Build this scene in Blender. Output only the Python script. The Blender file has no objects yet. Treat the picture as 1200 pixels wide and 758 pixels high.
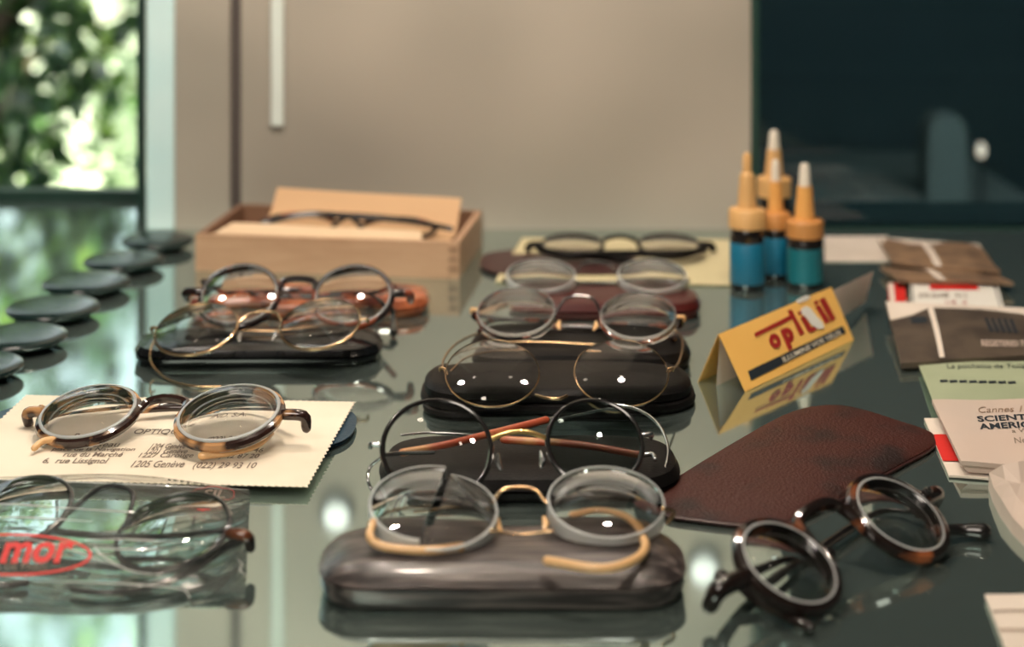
import bpy, bmesh, math, random
from mathutils import Vector, Matrix
from math import sin, cos, pi, atan2, asin, radians, sqrt

SC = bpy.context.scene
C = SC.collection
# ---------------------------------------------------------------- camera (level, with a vertical lens shift)
H, F, YH, CX = 0.27, 2000.0, -150.0, 600.0
cam_d = bpy.data.cameras.new('camera'); cam = bpy.data.objects.new('camera', cam_d); C.objects.link(cam)
cam.location = (0, 0, H); cam.rotation_euler = (pi/2, 0, 0)
cam_d.sensor_width = 36; cam_d.lens = 60; cam_d.shift_y = -(379-YH)/1200
cam_d.clip_start = .01; cam_d.clip_end = 60
cam_d.dof.use_dof = True; cam_d.dof.focus_distance = .79; cam_d.dof.aperture_fstop = 6.0
SC.camera = cam
SC.view_settings.view_transform = 'Standard'; SC.view_settings.look = 'None'
SC.view_settings.gamma = 1; SC.view_settings.use_curve_mapping = False
SC.view_settings.exposure = 0.78
# ---------------------------------------------------------------- daylight
W = bpy.data.worlds.new('sky'); SC.world = W; W.use_nodes = True
W.node_tree.nodes['Background'].inputs[0].default_value = (.86, .95, 1, 1)
W.node_tree.nodes['Background'].inputs[1].default_value = 1.5
def light(name, kind, loc, aim, power, col, **kw):
    d = bpy.data.lights.new(name, kind); d.energy = power; d.color = col
    for k, v in kw.items(): setattr(d, k, v)
    o = bpy.data.objects.new(name, d); C.objects.link(o); o.location = loc
    o.rotation_euler = (Vector(aim)-Vector(loc)).to_track_quat('-Z', 'Y').to_euler()
    return o
light('sun', 'SUN', (-3, -3, 6), (-1.6, 3, 0), 15.0, (1, .96, .84), angle=.01)
# ---------------------------------------------------------------- overhead lamps, plus added fill lights without a fixture
light('fill_light', 'AREA', (-.45, -.45, 1.05), (-.1, 1.1, 0), 7.5, (1, .88, .76), size=.6)  # soft fill added behind the camera, no real fixture
light('overhead_lamp', 'AREA', (-.08, .80, .80), (-.08, .85, 0), 1.3, (1, .84, .68), shape='DISK', size=.035)
light('overhead_lamp', 'AREA', (.22, .62, .95), (.28, .85, 0), 1.7, (1, .83, .66), shape='DISK', size=.03)
light('back_room_fill', 'AREA', (.55, 1.5, .42), (.60, 2.5, -.25), 4.5, (.95, 1, .92), size=.3)  # added to lift the dark space behind the smoked glass
for X_ in (-.34, -.12, .09): light('wall_fill', 'AREA', (X_, 1.0, .62), (X_, 1.20, .0), .62, (1, .87, .74), shape='DISK', size=.02)  # unseen lights added to brighten the back panel

# ================================================================ helpers
def P(px, py, z=0.0):
    D = (H-z)*F/(py-YH)
    return Vector(((px-CX)/F*D, D, z))
def AT(px, py, D):
    return Vector(((px-CX)/F*D, D, H-(py-YH)*D/F))
NAMES = {}
def root(name, loc, label=None, cat=None, group=None, kind=None):
    o = bpy.data.objects.new(name, None); C.objects.link(o); o.location = loc
    o.empty_display_size = .01
    return tag(o, label, cat, group, kind)
def tag(o, label=None, cat=None, group=None, kind=None):
    if label: o['label'] = label
    if cat: o['category'] = cat
    if group: o['group'] = group
    if kind: o['kind'] = kind
    return o
def wloc(o):
    v = Vector((0, 0, 0))
    while o is not None:
        v += o.location; o = o.parent
    return v
def mk(name, vf, mat, parent=None, smooth=True, label=None, kind=None, cat=None):
    vs, fs = vf
    vs = [Vector(v) for v in vs]
    if parent is None:
        lo = Vector([min(v[i] for v in vs) for i in range(3)]); hi = Vector([max(v[i] for v in vs) for i in range(3)])
        loc = Vector(((lo.x+hi.x)/2, (lo.y+hi.y)/2, lo.z)); org = loc
    else:
        org = wloc(parent); loc = Vector((0, 0, 0))
    me = bpy.data.meshes.new(name); me.from_pydata([v-org for v in vs], [], fs)
    me.materials.append(mat)
    if smooth:
        me.polygons.foreach_set('use_smooth', [True]*len(me.polygons))
        try: me.set_sharp_from_angle(angle=radians(38))
        except Exception: pass
    o = bpy.data.objects.new(name, me); C.objects.link(o)
    o.location = loc
    if parent: o.parent = parent
    return tag(o, label, cat, None, kind)
def join(*vfs):
    V, Fc = [], []
    for v, f in vfs:
        n = len(V); V += list(v); Fc += [tuple(i+n for i in q) for q in f]
    return V, Fc
def box(x0, y0, z0, x1, y1, z1):
    v = [(x, y, z) for z in (z0, z1) for y in (y0, y1) for x in (x0, x1)]
    return v, [(0,2,3,1), (4,5,7,6), (0,1,5,4), (2,6,7,3), (0,4,6,2), (1,3,7,5)]
def rbox(x0, y0, z0, x1, y1, z1, b=.0008):
    bm = bmesh.new(); v, f = box(x0, y0, z0, x1, y1, z1)
    bv = [bm.verts.new(q) for q in v]; [bm.faces.new([bv[i] for i in q]) for q in f]
    bmesh.ops.bevel(bm, geom=list(bm.edges), offset=b, segments=2, affect='EDGES', profile=.5)
    bm.verts.index_update()
    r = [v.co.copy() for v in bm.verts], [tuple(v.index for v in f.verts) for f in bm.faces]
    bm.free(); return r
def xform(vf, M):
    return [M @ Vector(v) for v in vf[0]], vf[1]
def spline(pts, n=6, closed=False):
    pts = [Vector(p) for p in pts]; out = []; N = len(pts)
    if N < 3 and not closed:
        return [pts[0].lerp(pts[-1], i/n) for i in range(n+1)]
    for i in range(N if closed else N-1):
        p0 = pts[(i-1) % N] if closed or i > 0 else pts[0]*2-pts[1]
        p1 = pts[i]; p2 = pts[(i+1) % N]
        p3 = pts[(i+2) % N] if closed or i+2 < N else pts[-1]*2-pts[-2]
        for k in range(n):
            t = k/n
            out.append(.5*((2*p1)+(p2-p0)*t+(2*p0-5*p1+4*p2-p3)*t*t+(3*p1-p0-3*p2+p3)*t**3))
    if not closed: out.append(pts[-1])
    return out
def tube(pts, r, ns=12, closed=False, flat=None):
    """flat=(axis, k): squash cross-section along axis by k"""
    pts = list(pts); V = []; Fc = []
    N0 = len(pts); N = N0
    rr = (lambda i: r) if not isinstance(r, (list, tuple)) else (lambda i: r[0]+(r[1]-r[0])*i/(N-1) if len(r) == 2 else
         (lambda t: r[int(t)]+(r[min(int(t)+1, len(r)-1)]-r[int(t)])*(t-int(t)))(i/(N-1)*(len(r)-1)))
    if not closed:
        ra, rb = rr(0), rr(N-1); f0 = rr; da = (pts[0]-pts[1]).normalized(); db = (pts[-1]-pts[-2]).normalized()
        rad = [ra*.45, ra*.85]+[f0(i) for i in range(N)]+[rb*.85, rb*.45]
        pts = [pts[0]+da*ra*.85, pts[0]+da*ra*.45]+pts+[pts[-1]+db*rb*.45, pts[-1]+db*rb*.85]
        N = len(pts); rr = lambda i: rad[i]
    prev = None
    for i, p in enumerate(pts):
        a = pts[(i-1) % N] if closed or i > 0 else p; b = pts[(i+1) % N] if closed or i < N-1 else p
        t = (b-a).normalized()
        if prev is None:
            n = t.orthogonal().normalized()
            n = (Vector((0, 0, 1))-t*t.z)
            n = n.normalized() if n.length > .05 else t.orthogonal().normalized()
        else:
            n = (prev-t*prev.dot(t)); n = n.normalized() if n.length > 1e-6 else t.orthogonal().normalized()
        prev = n; bnm = t.cross(n)
        for k in range(ns):
            a_ = 2*pi*k/ns; d = (n*cos(a_)+bnm*sin(a_))*rr(i)
            if flat: ax = flat[0]; d = d-ax*(d.dot(ax))*(1-flat[1])
            V.append(p+d)
    for i in range(N if closed else N-1):
        for k in range(ns):
            j = (i+1) % N
            Fc.append((i*ns+k, i*ns+(k+1) % ns, j*ns+(k+1) % ns, j*ns+k))
    if not closed:
        Fc.append(tuple(range(ns-1, -1, -1))); Fc.append(tuple((N-1)*ns+k for k in range(ns)))
    return V, Fc
def loft(rings, cap0=True, cap1=True):
    V = []; Fc = []; n = len(rings[0])
    for r in rings: V += [Vector(v) for v in r]
    for i in range(len(rings)-1):
        for k in range(n):
            Fc.append((i*n+k, i*n+(k+1) % n, (i+1)*n+(k+1) % n, (i+1)*n+k))
    if cap0: Fc.append(tuple(range(n-1, -1, -1)))
    if cap1: Fc.append(tuple((len(rings)-1)*n+k for k in range(n)))
    return V, Fc
def lathe(prof, c, n=32):
    return loft([[Vector(c)+Vector((r*cos(2*pi*k/n), r*sin(2*pi*k/n), z)) for k in range(n)] for r, z in prof])

# ---------------------------------------------------------------- materials
def nt(name):
    m = bpy.data.materials.new(name); m.use_nodes = True
    return m, m.node_tree.nodes, m.node_tree.links
def mat(name, col, rough=.5, metal=0, coat=0, spec=None, trans=0, ior=None, bump=None, emit=None, var=None, sheen=0, alpha=1, scale=(1,1,1)):
    """var=(scale, colour2, lo, hi[, detail]) mixes a second colour by noise; bump=(scale, strength)"""
    m, N, L = nt(name); b = N['Principled BSDF']
    b.inputs['Base Color'].default_value = (*col, 1); b.inputs['Roughness'].default_value = rough
    b.inputs['Metallic'].default_value = metal; b.inputs['Coat Weight'].default_value = coat
    b.inputs['Coat Roughness'].default_value = .06
    b.inputs['Transmission Weight'].default_value = trans; b.inputs['Sheen Weight'].default_value = sheen
    b.inputs['Alpha'].default_value = alpha
    if ior: b.inputs['IOR'].default_value = ior
    if spec is not None: b.inputs['Specular IOR Level'].default_value = spec
    if emit: b.inputs['Emission Color'].default_value = (*emit[0], 1); b.inputs['Emission Strength'].default_value = emit[1]
    tc = N.new('ShaderNodeTexCoord'); mp = N.new('ShaderNodeMapping'); mp.inputs['Scale'].default_value = scale
    L.new(tc.outputs['Object'], mp.inputs['Vector'])
    if var:
        no = N.new('ShaderNodeTexNoise'); no.inputs['Scale'].default_value = var[0]; no.inputs['Detail'].default_value = var[4] if len(var) > 4 else 3
        L.new(mp.outputs[0], no.inputs['Vector'])
        mr = N.new('ShaderNodeMapRange'); mr.inputs['From Min'].default_value = var[2]; mr.inputs['From Max'].default_value = var[3]
        L.new(no.outputs['Fac'], mr.inputs['Value'])
        mx = N.new('ShaderNodeMix'); mx.data_type = 'RGBA'
        mx.inputs[6].default_value = (*col, 1); mx.inputs[7].default_value = (*var[1], 1)
        L.new(mr.outputs[0], mx.inputs[0]); L.new(mx.outputs[2], b.inputs['Base Color'])
    if bump:
        n2 = N.new('ShaderNodeTexNoise'); n2.inputs['Scale'].default_value = bump[0]; n2.inputs['Detail'].default_value = 4
        L.new(mp.outputs[0], n2.inputs['Vector'])
        bp = N.new('ShaderNodeBump'); bp.inputs['Strength'].default_value = bump[1]; bp.inputs['Distance'].default_value = .001
        L.new(n2.outputs['Fac'], bp.inputs['Height']); L.new(bp.outputs[0], b.inputs['Normal'])
    return m
M = {}
M['shelf'] = mat('green_grey_glass_shelf', (.42, .565, .535), .06, metal=.91, var=(7, (.48, .60, .565), .35, .7))
M['wall'] = mat('frosted_beige_wall', (.29, .262, .22), .5, var=(5, (.42, .372, .31), .36, .62, 1))
M['groove'] = mat('dark_groove', (.07, .055, .05), .6)
M['strip'] = mat('pale_reflection', (.62, .68, .64), .4)
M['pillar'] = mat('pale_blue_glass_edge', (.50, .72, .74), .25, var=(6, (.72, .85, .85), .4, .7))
M['rail'] = mat('dark_green_window_rail', (.015, .045, .035), .35)
M['room'] = mat('dim_room_paint', (.16, .15, .135), .8, var=(1.5, (.2, .19, .17), .3, .7))
M['teal'] = mat('dark_teal_paint', (.022, .052, .062), .7, var=(3, (.05, .08, .085), .3, .7))
M['dim_grey'] = mat('dim_grey_panel', (.22, .24, .22), .5)
M['tin'] = mat('smoky_metal', (.12, .12, .12), .3, metal=.6)
M['plaster'] = mat('sunlit_plaster', (.80, .82, .70), .8, var=(.9, (.60, .66, .45), .35, .7))
M['lawn'] = mat('lawn', (.16, .26, .07), .9, var=(3, (.30, .36, .12), .35, .65))
M['leaf'] = mat('leaf', (.012, .06, .018), .4, var=(9, (.09, .20, .03), .45, .66))
M['leaf2'] = mat('leaf_yellow', (.05, .14, .02), .4, var=(9, (.26, .36, .04), .42, .66))
M['bark'] = mat('bark', (.10, .07, .045), .9, bump=(30, .6))
M['black'] = mat('black_lacquer', (.005, .006, .007), .14, spec=.4)
M['blackm'] = mat('black_velvet', (.005, .0045, .0045), .40, bump=(900, .25), spec=.12)
M['greyc'] = mat('streaked_grey_brown_lacquer', (.028, .023, .023), .30, coat=.2, var=(420, (.17, .14, .13), .44, .70, 6), scale=(.07, 1, 1), bump=(500, .5))
M['maroon'] = mat('maroon_leatherette', (.06, .009, .008), .28, coat=.1)
M['copper'] = mat('copper_brown_lacquer', (.42, .12, .045), .2, coat=.5, var=(60, (.13, .03, .02), .45, .62))
M['blue'] = mat('dark_blue_leatherette', (.012, .045, .075), .4, bump=(800, .3))
M['plum'] = mat('plum_brown', (.05, .018, .017), .4)
M['leather'] = mat('brown_leather', (.052, .013, .009), .5, var=(42, (.018, .008, .007), .50, .68, 6), bump=(700, .9), spec=.3)
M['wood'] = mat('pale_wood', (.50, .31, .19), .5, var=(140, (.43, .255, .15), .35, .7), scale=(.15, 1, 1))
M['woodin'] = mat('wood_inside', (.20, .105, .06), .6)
M['cloth'] = mat('tan_cloth', (.56, .36, .20), .85, bump=(900, .4))
M['cloth2'] = mat('cream_cloth', (.66, .49, .32), .85, bump=(900, .4))
M['yellow'] = mat('pale_yellow_paper', (.60, .53, .32), .7, var=(12, (.52, .46, .27), .4, .7))
M['card'] = mat('cream_card', (.82, .74, .60), .65, var=(14, (.68, .59, .46), .45, .75))
M['ink'] = mat('brown_ink', (.20, .155, .12), .7)
M['inkd'] = mat('dark_ink', (.015, .022, .03), .6)
M['red'] = mat('red_print', (.62, .02, .015), .5)
M['dred'] = mat('dark_red_print', (.36, .02, .018), .5)
M['white'] = mat('white_paper', (.70, .62, .54), .65, var=(20, (.62, .54, .46), .45, .75))
M['whited'] = mat('white_enamel', (.80, .78, .72), .5)
M['opt'] = mat('orange_yellow_card', (.95, .56, .15), .5, var=(10, (.90, .50, .12), .4, .7))
M['pink'] = mat('pinkish_white_paper', (.52, .43, .37), .65, var=(15, (.56, .44, .37), .4, .7), bump=(60, .2))
M['green'] = mat('pale_green_paper', (.36, .41, .27), .65, var=(14, (.30, .35, .225), .4, .7))
M['olive'] = mat('brown_grey_printed_paper', (.10, .076, .056), .42, var=(45, (.055, .042, .034), .4, .65))
M['tan'] = mat('tan_printed_paper', (.27, .17, .10), .5, var=(60, (.14, .09, .06), .4, .65))
M['gold'] = mat('gold_wire', (.62, .42, .24), .25, metal=1)
M['brass'] = mat('brass_wire', (.75, .50, .20), .3, metal=1)
M['silver'] = mat('silver_wire', (.55, .56, .56), .22, metal=1)
M['horn'] = mat('amber_plastic_tip', (.76, .47, .22), .35, coat=.3)
M['redtemple'] = mat('red_brown_plastic', (.36, .07, .03), .35, var=(40, (.5, .25, .09), .5, .62))
M['blackf'] = mat('black_plastic', (.012, .011, .011), .2, coat=.5)
M['greyf'] = mat('dark_grey_plastic', (.035, .037, .037), .25, coat=.4)
M['tort'] = mat('dark_tortoiseshell', (.012, .007, .006), .16, coat=.6, var=(50, (.30, .09, .03), .56, .68, 1.5))
M['tort2'] = mat('blond_tortoiseshell', (.025, .011, .009), .16, coat=.6, var=(75, (.50, .27, .12), .50, .58, 1.5))
M['tort3'] = mat('red_tortoiseshell', (.012, .006, .006), .16, coat=.6, var=(70, (.22, .05, .022), .52, .62, 1.5))
M['edge'] = mat('milky_lens_edge', (.93, .94, .93), .25, trans=.85, ior=1.35)
M['edgew'] = mat('frosted_lens_edge', (.82, .86, .86), .3, trans=.6, ior=1.4)
M['glass'] = mat('lens_glass', (1, 1, 1), .0, trans=1, ior=1.5)
M['glassg'] = mat('tinted_lens_glass', (.42, .52, .52), .0, trans=1, ior=1.45)
M['disc'] = mat('dark_green_glass_blank', (.006, .018, .017), .22, spec=.5)
M['btl'] = mat('dark_bottle_glass', (.012, .010, .010), .1, coat=.5)
M['lab'] = mat('blue_label', (.0, .13, .235), .5)
M['labt'] = mat('teal_label', (.0, .13, .165), .5)
M['capt'] = mat('tan_cap', (.62, .36, .14), .5)
M['capo'] = mat('orange_cap', (.52, .23, .065), .5)
M['noz'] = mat('orange_dropper', (.72, .36, .10), .4)
M['tip'] = mat('translucent_tip', (.72, .66, .56), .35)
M['bulb'] = mat('lamp_glow', (1, 1, 1), .5, emit=((1, .95, .9), .72))
M['bulbw'] = mat('warm_highlight_glow', (1, 1, 1), .5, emit=((1, .60, .38), 2.6))
M['window'] = mat('window_glass', (1, 1, 1), .0, trans=1, ior=1.1)
def thin_film(name, tint, fac, rough=.05, bump=None, haze=0):
    m, N, L = nt(name); N.remove(N['Principled BSDF'])
    out = [n for n in N if n.type == 'OUTPUT_MATERIAL'][0]
    t = N.new('ShaderNodeBsdfTransparent'); t.inputs[0].default_value = (*tint, 1)
    g = N.new('ShaderNodeBsdfGlossy'); g.inputs['Roughness'].default_value = rough
    fr = N.new('ShaderNodeFresnel'); fr.inputs['IOR'].default_value = fac
    mx = N.new('ShaderNodeMixShader'); L.new(fr.outputs[0], mx.inputs[0]); L.new(t.outputs[0], mx.inputs[1]); L.new(g.outputs[0], mx.inputs[2])
    if haze:
        df = N.new('ShaderNodeBsdfDiffuse'); df.inputs[0].default_value = (.9, .9, .86, 1)
        mh = N.new('ShaderNodeMixShader'); mh.inputs[0].default_value = haze
        L.new(mx.outputs[0], mh.inputs[1]); L.new(df.outputs[0], mh.inputs[2]); L.new(mh.outputs[0], out.inputs[0])
    else: L.new(mx.outputs[0], out.inputs[0])
    if bump:
        n2 = N.new('ShaderNodeTexNoise'); n2.inputs['Scale'].default_value = bump[0]
        tc = N.new('ShaderNodeTexCoord'); mp = N.new('ShaderNodeMapping'); mp.inputs['Scale'].default_value = (.35, 1.6, 1)
        L.new(tc.outputs['Object'], mp.inputs[0]); L.new(mp.outputs[0], n2.inputs['Vector'])
        bp = N.new('ShaderNodeBump'); bp.inputs['Strength'].default_value = bump[1]; bp.inputs['Distance'].default_value = .003
        L.new(n2.outputs['Fac'], bp.inputs['Height'])
        L.new(bp.outputs[0], g.inputs['Normal']); L.new(bp.outputs[0], fr.inputs['Normal'])
    return m
M['film'] = thin_film('clear_plastic_film', (1, 1, .99), 1.13, .10, (80, .8), .03)
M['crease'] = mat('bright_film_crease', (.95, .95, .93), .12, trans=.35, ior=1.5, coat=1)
M['dark_glass'] = thin_film('smoked_glass', (.42, .50, .53), 1.5, .02)
M['pane'] = thin_film('clear_pane', (.95, .97, .96), 1.3, .0)

# ================================================================ the setting
YB = 1.29
def struct(name, vf, m, parent=None, smooth=False, label=None):
    o = mk(name, vf, m, parent, smooth)
    if parent is None: o['kind'] = 'structure'
    if label: o['label'] = label
    return o
x205, x880, x276 = (205-600)/F*YB, (880-600)/F*YB, (276-600)/F*YB
sh = mk('glass_shelf', rbox(-.95, .30, -.01, .90, 1.40, 0, .0012), M['shelf'], None, False)
tag(sh, 'glossy green-grey glass shelf that carries all the spectacles', 'shelf')
struct('wall_back', join(box(x205, YB, 0, x276-.0042, YB+.02, 1.28), box(x276+.0042, YB, 0, x880, YB+.02, 1.28)), M['wall'],
       label='matt beige back panel of the display case')
struct('trim_1', box(x276-.0042, YB+.004, 0, x276+.0042, YB+.02, 1.28), M['groove'], label='dark vertical joint in the beige back panel')
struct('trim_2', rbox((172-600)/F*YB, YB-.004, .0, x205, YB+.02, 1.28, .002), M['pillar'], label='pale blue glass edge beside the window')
struct('reflection_strip', rbox((318-600)/F*YB, YB-.004, .078, (333-600)/F*YB, YB, 1.28, .0015), M['strip'], label='pale vertical strip standing in for a reflection on the back panel')  # a reflection on the panel, built as a pale solid strip
struct('trim_4', box((160-600)/F*1.33, 1.33, 0, (168-600)/F*1.33, 1.345, 1.28), M['rail'], label='thin dark window post')
struct('trim_5', box(-1.2, 1.405, -.02, x205, 1.42, .0075), M['rail'], label='dark window sill')
struct('wall_left', box(-1.22, -.9, -.9, -1.2, 1.45, 1.3), M['room'])
struct('wall_right', box(1.2, -.9, -.9, 1.22, 2.5, 1.3), M['teal'])
struct('wall_front', box(-1.22, -.92, -.9, 1.22, -.9, 1.3), M['room'])
struct('floor', box(-1.22, -.9, -.92, 1.22, 2.5, -.9), M['teal'])
struct('ceiling', box(-1.22, -.9, 1.28, 1.22, 2.5, 1.3), M['room'])
w = struct('window_1', join(box(-1.2, 1.42, -.9, x205, 1.44, -.02), box(-1.2, 1.42, 1.2, x205, 1.44, 1.28), box(-1.2, 1.42, -.02, -1.16, 1.44, 1.2)), M['rail'], label='window onto the garden')
mk('pane', box(-1.16, 1.428, -.02, x205, 1.432, 1.2), M['pane'], w, False)
struct('wall_side', box(x205, 1.31, -.9, x205+.02, 2.5, 1.28), M['room'])
w2 = struct('window_2', join(box(x880, YB, 0, x880+.006, YB+.012, 1.28), box(x880, YB, -.01, 1.2, YB+.012, .0012)), M['rail'], label='smoked glass panel right of the back panel')
mk('pane', box(x880+.006, YB+.003, .0012, 1.2, YB+.008, 1.28), M['dark_glass'], w2, False)
struct('wall_far', box(x205, 2.5, -.9, 1.22, 2.52, 1.3), M['teal'])
# dim things behind the smoked glass
D2 = 1.9
def pxbox(px0, py0, px1, py1, D, t=.02):
    a = AT(px0, py1, D); b = AT(px1, py0, D); return rbox(a.x, D, a.z, b.x, D+t, b.z, .002)
cab = root('side_cabinet', AT(1050, 330, 2.1), 'dim grey cabinet standing behind the smoked glass', 'cabinet')
a = AT(905, 245, 2.0); b = AT(1230, 245, 2.0)
mk('body', rbox(a.x, 2.0, -.88, b.x, 2.4, a.z-.014, .004), M['teal'], cab, False)
mk('top_board', rbox(a.x-.01, 1.98, a.z-.014, b.x, 2.42, a.z, .003), M['dim_grey'], cab, False)
bx = AT(1111, 238, 2.05)
k = mk('grey_reflection', loft([[Vector((bx.x+sx, 2.05+sy, bx.z+z)) for sx, sy in ((-w_, 0), (w_, 0), (w_, .05), (-w_, .05))] for z, w_ in ((-.006, .024), (.06, .024), (.09, .022), (.105, .012))]), M['dim_grey'], None, False)  # grey reflection in the smoked glass, built as a solid shape
tag(k, 'dim grey upright shape standing in for a reflection in the smoked glass', 'box')
def far_highlight(px, py, base_py, r, m, label, D=2.05):
    p = AT(px, py, D); q = AT(px, base_py, D)
    t = root('lamp_highlight', (p.x, D, a.z), label, 'lamp')
    mk('bulb', lathe([(r*.3, -r*1.7), (r*.9, -r), (r, 0), (r*.8, r), (r*.3, r*1.7)], p, 14), m, t)
    mk('stand', lathe([(r*1.4, 0), (r*1.4, .003), (.003, .005), (.003, max(.006, p.z-r*1.7-a.z))], (p.x, p.y, a.z), 12), M['tin'], t)
far_highlight(1150, 176, 240, .0052, M['bulbw'], 'small glowing shape standing in for a highlight in the smoked glass')  # reflected lamp-like highlight, built as a glowing shape behind the glass

# garden
struct('garden_ground', box(-9, 1.6, -1.22, 4, 12, -1.2), M['lawn'])
gw = struct('garden_wall', join(box(-9, 5.6, -1.2, 3, 5.8, .55), box(-9, 5.56, .55, 3, 5.84, .6)), M['plaster'], label='sunlit plaster garden wall behind the trees')
def tree(cx, cy, R, zc, n, label, ml, seed, leaf=.05):
    rd = random.Random(seed)
    t = root('garden_tree', (cx, cy, -1.2), label, 'tree')
    top = Vector((cx, cy, zc+.2))
    parts = [tube(spline([(cx, cy, -1.2), (cx+.04, cy, -.7), (cx-.02, cy+.02, -.2), top], 4), (.05, .02), 8)]
    mk('trunk', parts[0], M['bark'], t)
    for i in range(5):
        a_ = rd.uniform(0, 6.28); s = Vector((cx, cy, rd.uniform(-.7, .1)))
        e = s+Vector((cos(a_)*R*.8, sin(a_)*R*.8, R*.6))
        mk('branch', tube(spline([s, s.lerp(e, .5)+Vector((0, 0, .05)), e], 3), (.02, .006), 6), M['bark'], t)
    V, Fc = [], []
    cl = [Vector((rd.gauss(0, .5), rd.gauss(0, .5), rd.gauss(0, .62))) for _ in range(46)]
    for i in range(n):
        q = rd.choice(cl)+Vector((rd.gauss(0, .10), rd.gauss(0, .10), rd.gauss(0, .10)))
        p = Vector((cx, cy, zc))+Vector((q.x*R, q.y*R, q.z*R*2.3))
        if p.z < -1.15 or q.xy.length > 1.12: continue
        d = Vector((rd.gauss(0, 1), rd.gauss(0, 1), rd.gauss(-.3, .7))).normalized(); s = d.orthogonal().normalized()
        s = (Matrix.Rotation(rd.uniform(0, 6.28), 3, d) @ s); u = d.cross(s)
        l = leaf*rd.uniform(.6, 1.3); w_ = l*.32; b0 = len(V)
        V += [p, p+d*l*.45+s*w_+u*l*.08, p+d*l, p+d*l*.45-s*w_+u*l*.08, p+d*l*.45]
        Fc += [(b0, b0+1, b0+4), (b0+1, b0+2, b0+4), (b0+2, b0+3, b0+4), (b0+3, b0, b0+4)]
    f = mk('foliage', (V, Fc), ml, t, False); f['kind'] = 'stuff'
tree(-.78, 2.35, .34, .3, 2600, 'leafy green tree nearest the window, close to the dark window post', M['leaf'], 3, .045)
tree(-1.62, 2.50, .36, .3, 3600, 'leafy green tree at the far left outside the window', M['leaf'], 8, .045)
tree(-1.12, 3.35, .42, .4, 3400, 'yellow-green tree standing behind the nearest one', M['leaf2'], 5, .05)
tree(-1.45, 4.60, .50, .5, 3400, 'bushy tree farthest back, close to the sunlit garden wall', M['leaf'], 12, .06)

# puck lamps on the back panel, above the frame (seen mirrored in the shelf)
for px, z, label in ((395, .214, 'left of the two small round lamps high on the back panel'), (824, .255, 'right of the two small round lamps high on the back panel')):
    X = (px-CX)/F*YB
    t = root('puck_lamp', (X, YB, z), label, 'lamp')
    ring = [[Vector((X+r*cos(2*pi*k/24), YB-d, z+r*sin(2*pi*k/24))) for k in range(24)] for r, d in ((.013, 0), (.013, .006), (.0105, .007))]
    mk('housing', loft(ring), M['tin'], t)
    mk('bulb', loft([[Vector((X+r*cos(2*pi*k/24), YB-d, z+r*sin(2*pi*k/24))) for k in range(24)] for r, d in ((.010, .0072), (.0095, .009), (.005, .0105))]), M['bulb'], t)

# ================================================================ cases
def pill(cx, cy, a, b, yaw, inset, z, n=56, e=2.6):
    out = []
    rr = b*.98
    for k in range(n):
        t = 2*pi*k/n; c_, s_ = cos(t), sin(t)
        x = (abs(c_)**(2/e))*(1 if c_ >= 0 else -1)*rr; y = (abs(s_)**(2/e))*(1 if s_ >= 0 else -1)*b
        x += (a-rr) if x >= 0 else -(a-rr)
        x *= (a-inset)/a; y *= (b-inset)/b
        out.append(Vector((cx+x*cos(yaw)-y*sin(yaw), cy+x*sin(yaw)+y*cos(yaw), z)))
    return out
def case(name, label, px0, px1, ybot, depth, h, m, yaw=0, seam=.45, z0=0, dome=.3, two=None, e=2.6, domed=False):
    Df = (H-z0)*F/(ybot-YH); cy = Df+depth/2
    a_ = (px1-px0)/2*cy/F; cx = ((px0+px1)/2-CX)/F*cy; b_ = depth/2
    t = root(name, (cx, cy, z0), label, 'spectacle case')
    r = lambda i, z: pill(cx, cy, a_, b_, yaw, i, z0+z, e=e)
    s = h*seam
    if two:   # an open two-layer case: lid set back from the lower shell
        mk('shell', loft([r(.003, 0), r(.0008, .001), r(0, s*.5), r(.0006, s-.0006), r(.002, s)]), m, t)
        mk('lid', loft([r(.003, s), r(.002, s+.001), r(.0022, h-.0025), r(.004, h-.0008), r(.008, h)]), m, t)
    else:
        mk('shell', loft([r(.004, 0), r(.0015, .0008), r(.0002, s*.45), r(0, s-.0007), r(.0018, s)]), m, t)
        if domed: mk('lid', loft([r(.0020, s), r(-.0005, s+.0006), r(.0002, s+(h-s)*.15), r(.0022, s+(h-s)*.42), r(.0058, s+(h-s)*.68), r(.0105, s+(h-s)*.86), r(.016, s+(h-s)*.97), r(.021, h)]), m, t)
        else: mk('lid', loft([r(.0018, s), r(-.0004, s+.0006), r(.0004, s+(h-s)*dome), r(.0018, s+(h-s)*.72), r(.005, h-.0009), r(.010, h-.0001), r(.016, h)]), m, t)
    return cx, cy, h
case('spectacle_case', 'streaked grey-brown hard case in the front row, under the rimless spectacles with a broken lens', 377, 801, 718, .052, .0165, M['greyc'], seam=.52, e=2.9, domed=True)
case('spectacle_case', 'black velvety case under the black round spectacles with one dark lens', 446, 795, 592, .062, .012, M['blackm'])
case('spectacle_case', 'black double-layer case under the thin gold round spectacles in the middle row', 493, 814, 488, .062, .012, M['blackm'], two=True)
case('spectacle_case', 'small black case under the round spectacles with thick milky lens rims', 549, 808, 440, .055, .012, M['blackm'])
case('spectacle_case', 'glossy maroon case under the small rimless spectacles', 590, 820, 377, .050, .012, M['maroon'])
case('spectacle_case', 'glossy black case on the left, under the thin gold oval spectacles', 161, 448, 432, .050, .011, M['black'], yaw=.02, seam=.5)
case('spectacle_case', 'glossy copper-brown case in front of the wooden box', 222, 503, 374, .050, .012, M['copper'])
case('spectacle_case', 'flat dark blue case mostly hidden beneath the cream printed card', -25, 416, 534, .070, .0034, M['blue'], seam=.6)
case('spectacle_case', 'plum-brown case end showing beside the pale yellow paper', 563, 760, 326, .075, .0035, M['plum'], seam=.6)

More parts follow.
